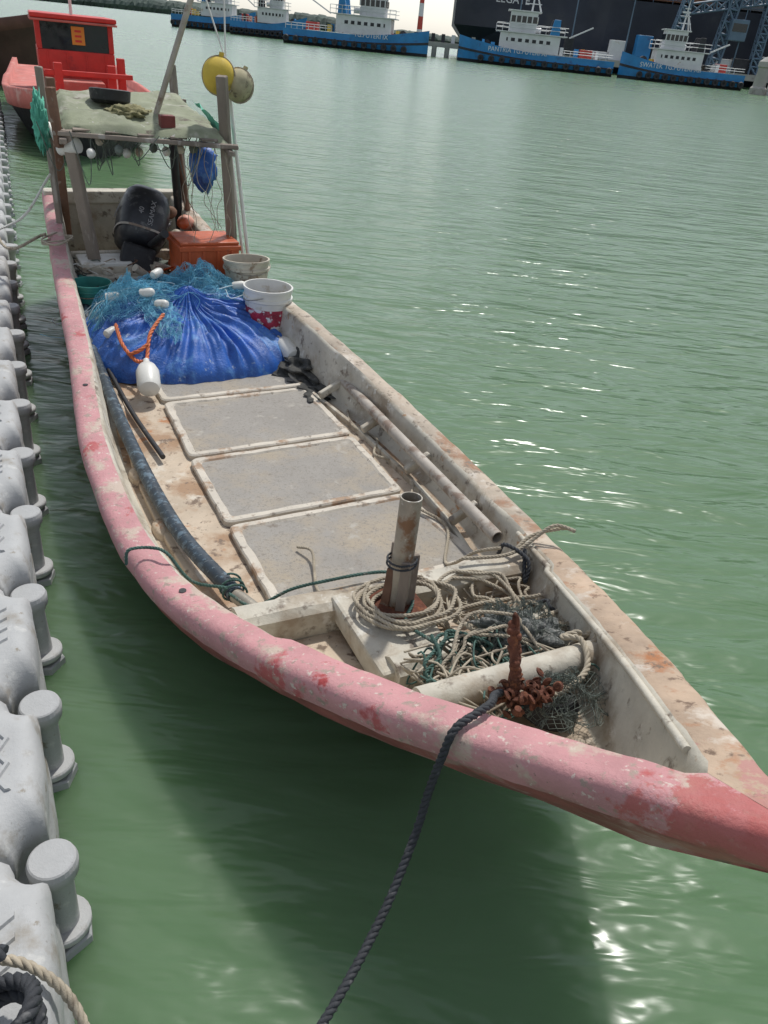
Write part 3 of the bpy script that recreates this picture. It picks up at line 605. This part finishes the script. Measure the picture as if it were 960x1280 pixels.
for k in range(len(lv)-1):
    for j in range(n): Fc.append((k*n+j,k*n+(j+1)%n,(k+1)*n+(j+1)%n,(k+1)*n+j))
Fc.append(tuple((len(lv)-1)*n+j for j in range(n))); nb=len(Fc)
for r in range(8):
    y=-.161+r*.046; K=9
    for k in range(K):
        x0=-.18+k*.04; x1=x0+.04; ya=y+(.012 if k%2 else -.012); yb=y+(-.012 if k%2 else .012)
        if abs(y)>.07 and (k in(0,1,K-2,K-1)): continue
        i0=len(V); wd=.008
        for (x,yy) in ((x0,ya),(x1,yb)):
            for a,zz in ((-wd,.401),(-wd*.55,.4095),(wd*.55,.4095),(wd,.401)): V.append((x,yy+a,zz))
        for a in range(3): Fc.append((i0+a,i0+a+1,i0+5+a,i0+4+a))
        Fc.append((i0,i0+1,i0+2,i0+3)); Fc.append((i0+4,i0+5,i0+6,i0+7))
bm=bmesh.new(); vs=[bm.verts.new(p) for p in V]
for i,f in enumerate(Fc):
    ff=bm.faces.new([vs[q] for q in f]); ff.smooth=i<nb-1
bmesh.ops.recalc_face_normals(bm,faces=bm.faces); cube=bpy.data.meshes.new('float_cube'); bm.to_mesh(cube); bm.free(); cube.materials.append(floatm)
def lathe_me(name,prof,seg,mat,sm=True):
    o=lathe(name,prof,mat,None,(0,0,0),(0,0,1),seg,smooth=False); me=o.data; bpy.data.objects.remove(o)
    if sm:
        for p in me.polygons: p.use_smooth=abs(p.normal.z)<.3 and len(p.vertices)==4
    return me
pin=lathe_me('pin',[(.050,-.10),(.050,.00),(.044,.005),(.038,.06),(.038,.235),(.044,.245),(.046,.262),(.054,.268),(.056,.30),(.052,.312),(.048,.315),(0,.316)],28,floatm)
lug=lathe_me('lug',[(.062,0),(.070,.006),(.070,.030),(.064,.036),(.03,.036)],6,floatd,False)
lug2=lathe_me('lug_round',[(.062,0),(.066,.005),(.066,.022),(.062,.026),(.03,.026)],24,floatm)
for i in range(-5,34):
    for r in range(4):
        c=DO+DA*((i+.5)*PT)-DN*((r+.5)*PT-.022); o=bpy.data.objects.new('float_cube_%d_%d'%(i,r),cube); o.location=c+Vector((0,0,.012*noise.noise(c*1.3)-.01)); o.rotation_euler=(rnd(-.015,.015),rnd(-.015,.015),da+rnd(-.01,.01)+(0 if (i+r)%2 else math.pi/2)); link(o,dock)
        for q in range(1 if r<3 else 2):
            pc=DO+DA*(i*PT)-DN*((r+q)*PT-.01)
            o=bpy.data.objects.new('connector_pin',pin); o.location=pc+Vector((0,0,.045 if r+q>0 else 0)); o.rotation_euler=(rnd(-.03,.03),rnd(-.03,.03),0); link(o,dock)
            if r+q in (0,4):
                for lz,lm in ((-.005,lug),(.045,lug2)): 
                    o=bpy.data.objects.new('lug',lm); o.location=pc+Vector((0,0,lz)); o.rotation_euler=(0,0,rnd(0,1)); link(o,dock)
def D(a,n,z): return DO+DA*a+DN*n+Vector((0,0,z))
rope('dock_rope_knot',[D(-.42+.07*math.cos(t)+.01*t*.2,-.08+.07*math.sin(t),.43+.02*math.sin(t*1.7)+.008*t) for t in np.linspace(0,13,60)],.015,ropek,None,.06)
rope('dock_rope_knot',[D(-.26,-.10,.43),D(-.30,-.03,.43),D(-.35,.03,.38),D(-.42,.06,.30),D(-.5,.05,.22)],.010,ropeb)
rope('dock_rope_knot',[D(-.22,-.16,.43),D(-.27,-.12,.45),D(-.33,-.10,.46),D(-.40,-.1,.47)],.014,ropek,None,.06)
rope('stern_mooring_line',[B(5.3,-.58,.64),B(5.5,-.85,.55),D(8.3,-.1,.42),D(8.8,-.6,.42)],.010,ropeb)
rope('stern_mooring_line',[B(5.35,-.5,1.0),B(5.3,-.75,.72),B(5.7,-1.1,.62),D(8.9,-.3,.42)],.008,whitep)
for k in range(3): curveobj('stern_lashing',[cat([B(5.3+.02*k,-.5+rnd(-.02,.02),.62+.01*k),B(5.2,-.62,.60+rnd(0,.04)),B(5.1+rnd(-.1,.1),-.55,.64),B(5.25,-.42,.6+rnd(0,.05)),B(5.3+.02*k,-.5,.62)],.02)],.006,ropeb)
# ------------------------------------------------ red boat
def hullmesh(name,bowp,dirv,L,Wd,ztop,zbow,mats,parent,rub=.1):
    d=Vector(dirv).normalized(); nn=Vector((d.y,-d.x,0)); bp_=Vector(bowp); V=[];Fc=[];I=[]; K=30
    for i in range(K+1):
        u=i/K; wv=Wd/2*min(1,(1-(1-min(1,u/.42))**2.2))*(1-.12*max(0,u-.6)/.4)+.02; z=ztop+(zbow-ztop)*max(0,1-u/.38)**1.6+.12*max(0,u-.7)/.3
        row=[]
        for sg in (-1,1):
            pr=[(0,-.3),(wv*.45,-.3),(wv*.78,.1),(wv*.93,z-.28),(wv*.97,z-.27),(wv,z-.02),(wv-.01,z),(max(0,wv-.10),z),(max(0,wv-.11),z-.12),(0,z-.12)]
            for a,zz in pr:
                rake=(z-zz)*.5*max(0,1-u/.25); row.append(bp_+d*(u*L+rake)+nn*(sg*a)+Vector((0,0,zz)))
        V+=row
    for i in range(K):
        for sg in (0,1):
            for k in range(9):
                a=i*20+sg*10+k; Fc.append((a,a+1,a+21,a+20)); I.append(0 if k<3 else 1 if k<7 else 2)
    Fc.append(tuple(K*20+k for k in range(10))+tuple(K*20+10+k for k in range(9,0,-1))); I.append(0)
    return recalc(mesh(name,V,Fc,mats,parent,True,I)),d,nn
rb=grp('red_fishing_boat')
rd=Vector((-.42,.91,0)).normalized(); bowp=Vector((-4.65,11.9,0)); _,d,nn=hullmesh('hull',bowp,rd,8,2.4,.72,.92,[darkhull,redeck,redeck],rb)
def Rb(a,n,z): return bowp+d*a-nn*(-n)+Vector((0,0,z))
def rbox(name,a0,a1,n0,n1,z0,z1,mat,bev=.02): return hexa(name,[Rb(a0,n0,z0),Rb(a0,n1,z0),Rb(a1,n1,z0),Rb(a1,n0,z0),Rb(a0,n0,z1),Rb(a0,n1,z1),Rb(a1,n1,z1),Rb(a1,n0,z1)],mat,rb,bev)
ca=2.9
rbox('cabin_lower',ca,ca+1.7,-.60,.60,.6,1.27,redp); rbox('cabin_back',ca+.9,ca+1.69,-.59,.59,1.27,1.70,redp)
for k,(n0,n1) in enumerate(((-.60,-.52),(.52,.60))): rbox('pillar_%d'%k,ca,ca+.08,n0,n1,1.27,1.70,redp,.005); rbox('side_frame_%d'%k,ca+.45,ca+.55,n0,n1,1.27,1.70,redp,.005)
rbox('window',ca+.03,ca+.045,-.52,.52,1.27,1.70,glass,0)
rbox('roof',ca-.14,ca+1.85,-.66,.66,1.70,1.77,redp); rbox('roof_lip',ca-.15,ca+1.86,-.67,.67,1.66,1.695,redeck)
for k in range(4): n=-.45+k*.3; rbox('panel_ridge_%d'%k,ca-.012,ca,n-.012,n+.012,.75,1.24,redp,.003)
rbox('orange_plate',ca-.02,ca-.005,-.05,.15,1.36,1.62,M('orange_board',(.65,.25,.03),.1,3),.003)
for k in range(3): rbox('plate_mark_%d'%k,ca-.026,ca-.021,.0,.10,1.40+k*.07,1.43+k*.07,redp,0)
for k,n in enumerate((-.35,.45,.62)): rbox('bitt_%d'%k,1.7+.2*k,1.85+.2*k,n-.06,n+.06,.7,1.15+.1*(k==2),redp,.01)
rbox('bitt_cross',1.72,1.80,-.6,.75,.98,1.05,redp,.01)
rbox('engine_box',2.1,2.7,-.3,.35,.6,.88,redeck)
cyl('rb_mast',Rb(ca+.5,.0,1.77),Rb(ca+.5,.0,3.2),.025,whitep,rb)
ob=grp('dark_fishing_boat'); ba=Vector((-9.3,21.5,0)); _,d2,n2=hullmesh('hull',ba,Vector((-.85,.5,0)),9,2.8,1.15,1.7,[M('maroon_hull',(.09,.045,.04),.3,2),M('maroon_top',(.14,.06,.05),.3,2),redeck],ob)
text('registration',"JLF.4 407",ba+d2*2.0+Vector((-.2,-1.25,.98)),.3,whitep,ob,-d2,(0,0,1))
blob('blue_drum_float',(-5.75,9.9,.25),(.3,.3,.25),bluetarp,None,.1,2,3)
# ------------------------------------------------ tugboats
def tug(name,x0,x1,y,hh,dirx,house,label=None,yaw=0,sc_=1,col=tugblue):
    g=grp(name); L=x1-x0; cx=(x0+x1)/2; Wd=L*.30; R=Matrix.Rotation(yaw,3,'Z')
    def T(a,n,z): return Vector((cx,y,0))+R@Vector((a*L*dirx,n*Wd*dirx,z))
    K=26; V=[];Fc=[];I=[]
    for i in range(K+1):
        u=i/K-.5; q=max(0,(u-.18)/.32); wv=.5*(1-q**2.4)*(1-.15*max(0,(-u-.35)/.15))+.01; z=hh*(.72+.55*max(0,(u+.1)/.6)**2)
        for sg in (-1,1):
            for a,zz in ((0,-.5),(wv*.7,-.5),(wv*.94,.35),(wv*1.0,z*.45),(wv*1.03,z*.46),(wv*1.03,z*.56),(wv*1.0,z*.57),(wv,z),(wv*.95,z),(wv*.94,z-.6),(0,z-.6)): V.append(T(u,sg*a,zz))
    n=11
    for i in range(K):
        for sg in (0,1):
            for k in range(n-1): a=i*22+sg*11+k; Fc.append((a,a+1,a+23,a+22)); I.append(1 if (k<2 or k==4) else 0 if k<8 else 2)
    Fc.append(tuple(range(11))+tuple(range(21,11,-1))); I.append(0)
    recalc(mesh('hull',V,Fc,[col,tugdk,tugwhite],g,False,I))
    def tb(nm,a0,a1,w_,z0,z1,mat,bev=.05): return hexa(nm,[T(a0,-w_,z0),T(a1,-w_,z0),T(a1,w_,z0),T(a0,w_,z0),T(a0,-w_,z1),T(a1,-w_,z1),T(a1,w_,z1),T(a0,w_,z1)],mat,g,bev)
    z0=hh-.6
    tb('deckhouse',-.14,.24,.34,z0,z0+1.9*sc_,tugwhite); tb('deckhouse_windows',-.10,.20,.3445,z0+1.0*sc_,z0+1.35*sc_,tugdk,0)
    for k in range(7): tb('window_post_%d'%k,-.10+.045*k,-.08+.045*k,.347,z0+.98*sc_,z0+1.37*sc_,tugwhite,0)
    tb('boat_deck',-.18,.27,.38,z0+1.9*sc_,z0+2.0*sc_,tugwhite,.01)
    tb('wheelhouse',.02,.19,.25,z0+2.0*sc_,z0+4.1*sc_,tugwhite); tb('wheelhouse_windows',.013,.197,.256,z0+3.0*sc_,z0+3.65*sc_,glass,0)
    for k in range(6): tb('mullion_%d'%k,.015+.034*k,.022+.034*k,.262,z0+2.98*sc_,z0+3.67*sc_,tugwhite,0)
    tb('wheelhouse_roof',0,.21,.28,z0+4.1*sc_,z0+4.22*sc_,tugwhite,.01)
    for sg in (-1,1):
        hexa('funnel',[T(-.13,sg*.30-.06,z0+2.0*sc_),T(-.07,sg*.30-.06,z0+2.0*sc_),T(-.07,sg*.30+.06,z0+2.0*sc_),T(-.13,sg*.30+.06,z0+2.0*sc_),T(-.125,sg*.30-.05,z0+3.6*sc_),T(-.085,sg*.30-.05,z0+3.6*sc_),T(-.085,sg*.30+.05,z0+3.6*sc_),T(-.125,sg*.30+.05,z0+3.6*sc_)],random.choice([tugdk,tugblue]),g,.05)
    mz=z0+4.2*sc_; cyl('mast',T(.06,0,mz),T(.05,0,mz+3.4*sc_),.12,tugwhite,g,.05,8)
    for k,(dz,ww) in enumerate(((.8,.20),(1.6,.14),(2.4,.09))): beam('yard_%d'%k,T(.055,-ww,mz+dz*sc_),T(.055,ww,mz+dz*sc_),.1,.1,tugwhite,g,0); beam('yard_fore_%d'%k,T(.055-ww*.25,0,mz+dz*sc_),T(.055+ww*.25,0,mz+dz*sc_),.1,.1,tugwhite,g,0)
    beam('radar',T(.03,0,mz+2*sc_),T(.09,0,mz+2*sc_),.12,.2,tugwhite,g,0)
    for sg in (-1,1): cyl('mast_leg',T(.0,sg*.15,mz-.1),T(.05,0,mz+2.2*sc_),.06,tugwhite,g,None,6)
    cyl('tow_winch',T(.32,-.1,z0+.5),T(.32,.1,z0+.5),.45,tugdk,g); cyl('life_raft',T(-.02,-.30,z0+2.4*sc_),T(.02,-.30,z0+2.4*sc_),.3,tugwhite,g)
    tb('aft_gear',-.36,-.28,.15,z0,z0+.9,tugred); beam('crane',T(-.2,.1,z0+2),T(-.34,.05,z0+3.2*sc_),.15,.15,tugwhite,g,0)
    P=[]
    for zz in (.5,.95):
        for sd in (-1,1): P.append([T(-.18,sd*.38,z0+2.0*sc_+zz*.9),T(.27,sd*.38,z0+2.0*sc_+zz*.9)]); P.append([T(-.48,sd*.47,hh*.75+zz*.6),T(-.16,sd*.5,hh*.75+zz*.6)])
    for k in range(12): P.append([T(-.18+.041*k,-.38,z0+2*sc_),T(-.18+.041*k,-.38,z0+2.0*sc_+.85)])
    for k in range(9): P.append([T(-.48+.04*k,-.48,hh*.72),T(-.48+.04*k,-.48,hh*.75+.6)])
    curveobj('rails',P,.035,tugwhite,g,0)
    for k in range(13):
        u=-.47+k*.068
        for sg in (-1,1):
            lathe('tyre_fender_%d'%k,[(.16,-.12),(.32,-.15),(.40,0),(.32,.15),(.16,.12),(.12,0),(.16,-.12)],tugdk,g,T(u,sg*(.56 if u<.25 else .56*(1-((u-.18)/.32)**2.4)+.03),hh*.26),R@Vector((0,1,0)),12)
    for k in range(9):
        a=rnd(-.42,.4); tb('deck_gear_%d'%k,a,a+rnd(.015,.03),rnd(.05,.3),z0,z0+rnd(.4,1.0),random.choice([orange,tugwhite,tugdk,yellow,tugblue]),0)
    if label: text('name_board',label,T(.12,-.62 if dirx>0 else .62,hh*.74),.72,tugwhite,g,R@Vector((1,0,0)),(0,0,1),ext=.01)
    return g
tug('tugboat',-44,-30,152,2.6,1,0,yaw=-.05); tug('tugboat',-31,-19.5,138,2.5,1,0,yaw=0)
tug('tugboat',-19,-.6,116,2.3,1,0,'TG.PUTERI IX',yaw=-.07,sc_=1.05)
tug('tugboat',3.3,23.2,117,2.3,-1,0,'PANTRIA TG.PUTERI XI',yaw=-.06,sc_=1.05)
tug('tugboat',23.8,39,114,2.3,-1,0,'SWATEK TG.PUTERI XII',yaw=-.05,sc_=.95)
pr=grp('pier')
box('deck',(2,128,1.5),(9,6,.6),conc,pr)
for k in range(5): cyl('pile_%d'%k,(-1.6+k*1.8,125.3,-1),(-1.6+k*1.8,125.3,1.2),.35,conc,pr)
for k in range(6): box('bollard_%d'%k,(-1.5+k*1.4,125.8,2.3),(.5,.5,1.0),random.choice([tugwhite,conc,tugdk]),pr)
box('long_deck',(60,134,1.4),(110,5,.8),conc,pr)
for k in range(30): cyl('long_pile_%d'%k,(8+k*3.6,131.6,-1),(8+k*3.6,131.6,1),.35,conc,pr)
tw=grp('light_tower'); tred=M('tower_red',(.45,.06,.04),.1)
for k in range(8): cyl('band_%d'%k,(-2.2,132,1.5+k*1.6),(-2.2,132,1.5+(k+1)*1.6),.42-.03*k,[tugwhite,tred][k%2],tw,.39-.03*k)
mk=grp('channel_marker'); lathe('base',[(.9,-.5),(.9,.6),(.7,.8),(.6,2.6),(.75,2.7),(.7,3.2),(.2,3.6),(0,3.7)],conc,mk,(37,101,0)); lathe('base_post',[(.35,-.5),(.3,3.2),(.0,3.5)],tugwhite,mk,(38.3,101,0))
rs=grp('small_red_boat'); hullmesh('hull',(48,99,0),(-1,.08,0),9,2.6,.9,1.3,[tugred,tugred,tugdk],rs); box('cabin',(43,99.4,1.6),(2.5,1.6,1.5),tugwhite,rs,0,.1); box('windows',(43,98.58,1.8),(2.1,.04,.5),glass,rs)
# ------------------------------------------------ container ship
cs=grp('container_ship'); L0,L1=3,240; yS=158; HT=9.9
V=[];Fc=[];I=[]; K=30
for i in range(K+1):
    u=i/K; x=L0+(L1-L0)*u; hw=14*min(1,.72+u*3)*(1 if u<.85 else 1-((u-.85)/.15)**2*.95); fl=max(0,1-u/.06)
    for sg in (-1,1):
        for a,z in ((.0,-1),(hw*.8*(1-.5*fl),-1),(hw*(1-.25*fl),1.8),(hw,4.5),(hw,HT),(hw*.98,HT),(hw*.97,HT-1),(0,HT-1)): V.append((x+(0 if z>4 else fl*(4.5-z)*.9),yS+sg*a,z))
for i in range(K):
    for sg in (0,1):
        for k in range(7): a=i*16+sg*8+k; Fc.append((a,a+1,a+17,a+16)); I.append(0)
Fc.append(tuple(range(8))+tuple(range(15,8,-1))); I.append(0)
recalc(mesh('hull',V,Fc,[shipm],cs,False,I))
text('ship_name',"LEGATE",(11.5,142.6,8.3),1.5,tugwhite,cs,(1,0,0),(0,0,1),ext=.02)
curveobj('deck_rail',[[(x,143.9,HT+zz),(x+6,143.9,HT+zz)] for x in range(12,120,6) for zz in (.5,1.0)]+[[(x,143.9,HT),(x,143.9,HT+1.05)] for x in range(12,120,3)],.05,cranem,cs,0)
ccols=[M('container_%d'%k,c,.12,.3,rough=.6,bump=0) for k,c in enumerate(((.16,.05,.04),(.10,.07,.06),(.03,.08,.16),(.2,.2,.2),(.05,.1,.08),(.22,.09,.04)))]
for bx in range(14):
    for r in range(3):
        for t in range(random.choice([2,3,4])):
            xx=24+bx*13.2; box('container',(xx,yS-9+r*8,HT+.3+t*2.7+1.35),(12.4,7.6,2.6),random.choice(ccols),cs,0)
def lattice(g,p1,p2,w_,r,mat,n=8):
    p1=Vector(p1);p2=Vector(p2);d,u,v=frame(p2-p1); P=[]; c=[(u*a+v*b_)*w_/2 for a,b_ in ((-1,-1),(1,-1),(1,1),(-1,1))]
    for q in c: P.append([p1+q,p2+q])
    for i in range(n):
        a=p1.lerp(p2,i/n);b_=p1.lerp(p2,(i+1)/n)
        for k in range(4): P.append([a+c[k],b_+c[(k+1)%4]]); P.append([b_+c[k],b_+c[(k+1)%4]])
    curveobj('lattice',P,r,mat,g,0)
cg=grp('quay_crane')
for x in (52,68):
    lattice(cg,(x,136,1.8),(x,136,26),1.6,.20,cranem,12); lattice(cg,(x,133,1.8),(x+4,134,24),1.0,.15,cranem,12)
for z in (7,12,16): lattice(cg,(52,136,z),(68,136,z),1.3,.17,cranem,8)
box('machinery_house',(60,135.5,8.8),(5,2.4,2.4),cranem,cg,0,.1)
cg2=grp('quay_crane'); lattice(cg2,(41,133,1.8),(43,133,20),1.4,.16,cranem,12); lattice(cg2,(36,133,9),(56,133,13),1.2,.14,cranem,12); box('cab',(43,132.2,7),(2.4,2.0,2.6),cranem,cg2,0,.1); box('cab_window',(43,131.17,7.3),(2.0,.04,1.0),glass,cg2)
lattice(cg2,(34,133,1.8),(36,133,14),1.1,.14,cranem,10); lattice(cg2,(47,133,1.8),(47,133,12),1.1,.14,cranem,10)
for k in range(6): lattice(cg,(76+k*7,135,1.5),(76+k*7,135,14+4*(k%3)),1.2,.15,cranem,8)
sh=grp('quay_structures')
for k in range(26):
    x=14+k*3.2+rnd(-1,1); hgt=rnd(.8,4.2); box('structure_%d'%k,(x,134+rnd(-1,1),1.8+hgt/2),(rnd(1,3.2),1.6,hgt),random.choice([conc,cranem,tugdk,tugwhite,tugblue,ccols[0]]),sh,0,.05)
for k in range(9): cyl('lamp_mast_%d'%k,(12+k*8,133,1.8),(12+k*8,133,13),.12,cranem,sh,.06,8)
# ------------------------------------------------ far shore
fol=M('mangrove',(.06,.085,.07),.35,.05,rough=.9,bump=0)
V=[];Fc=[];K=900
for i in range(K+1):
    u=i/K; x=-1700+u*1790; y=1150+160*math.sin(u*4)-100*u
    hgt=(13+4*noise.noise(Vector((x*.01,0,0)))+3.5*noise.noise(Vector((x*.05,2,0)))+2.5*noise.noise(Vector((x*.25,4,0))))*(min(1,(1-u)*7+.25))
    for k,(dy,fz) in enumerate(((0,0),(-2,.35),(1,.62),(6,.86),(16,1.0),(60,1.02))): V.append((x+3*noise.noise(Vector((x*.2,k,0))),y+dy+3*noise.noise(Vector((x*.3,k*3,1))),hgt*fz))
for i in range(K):
    for k in range(5): a=i*6+k; Fc.append((a,a+1,a+7,a+6))
mesh('mangrove_shore',V,Fc,fol,None)
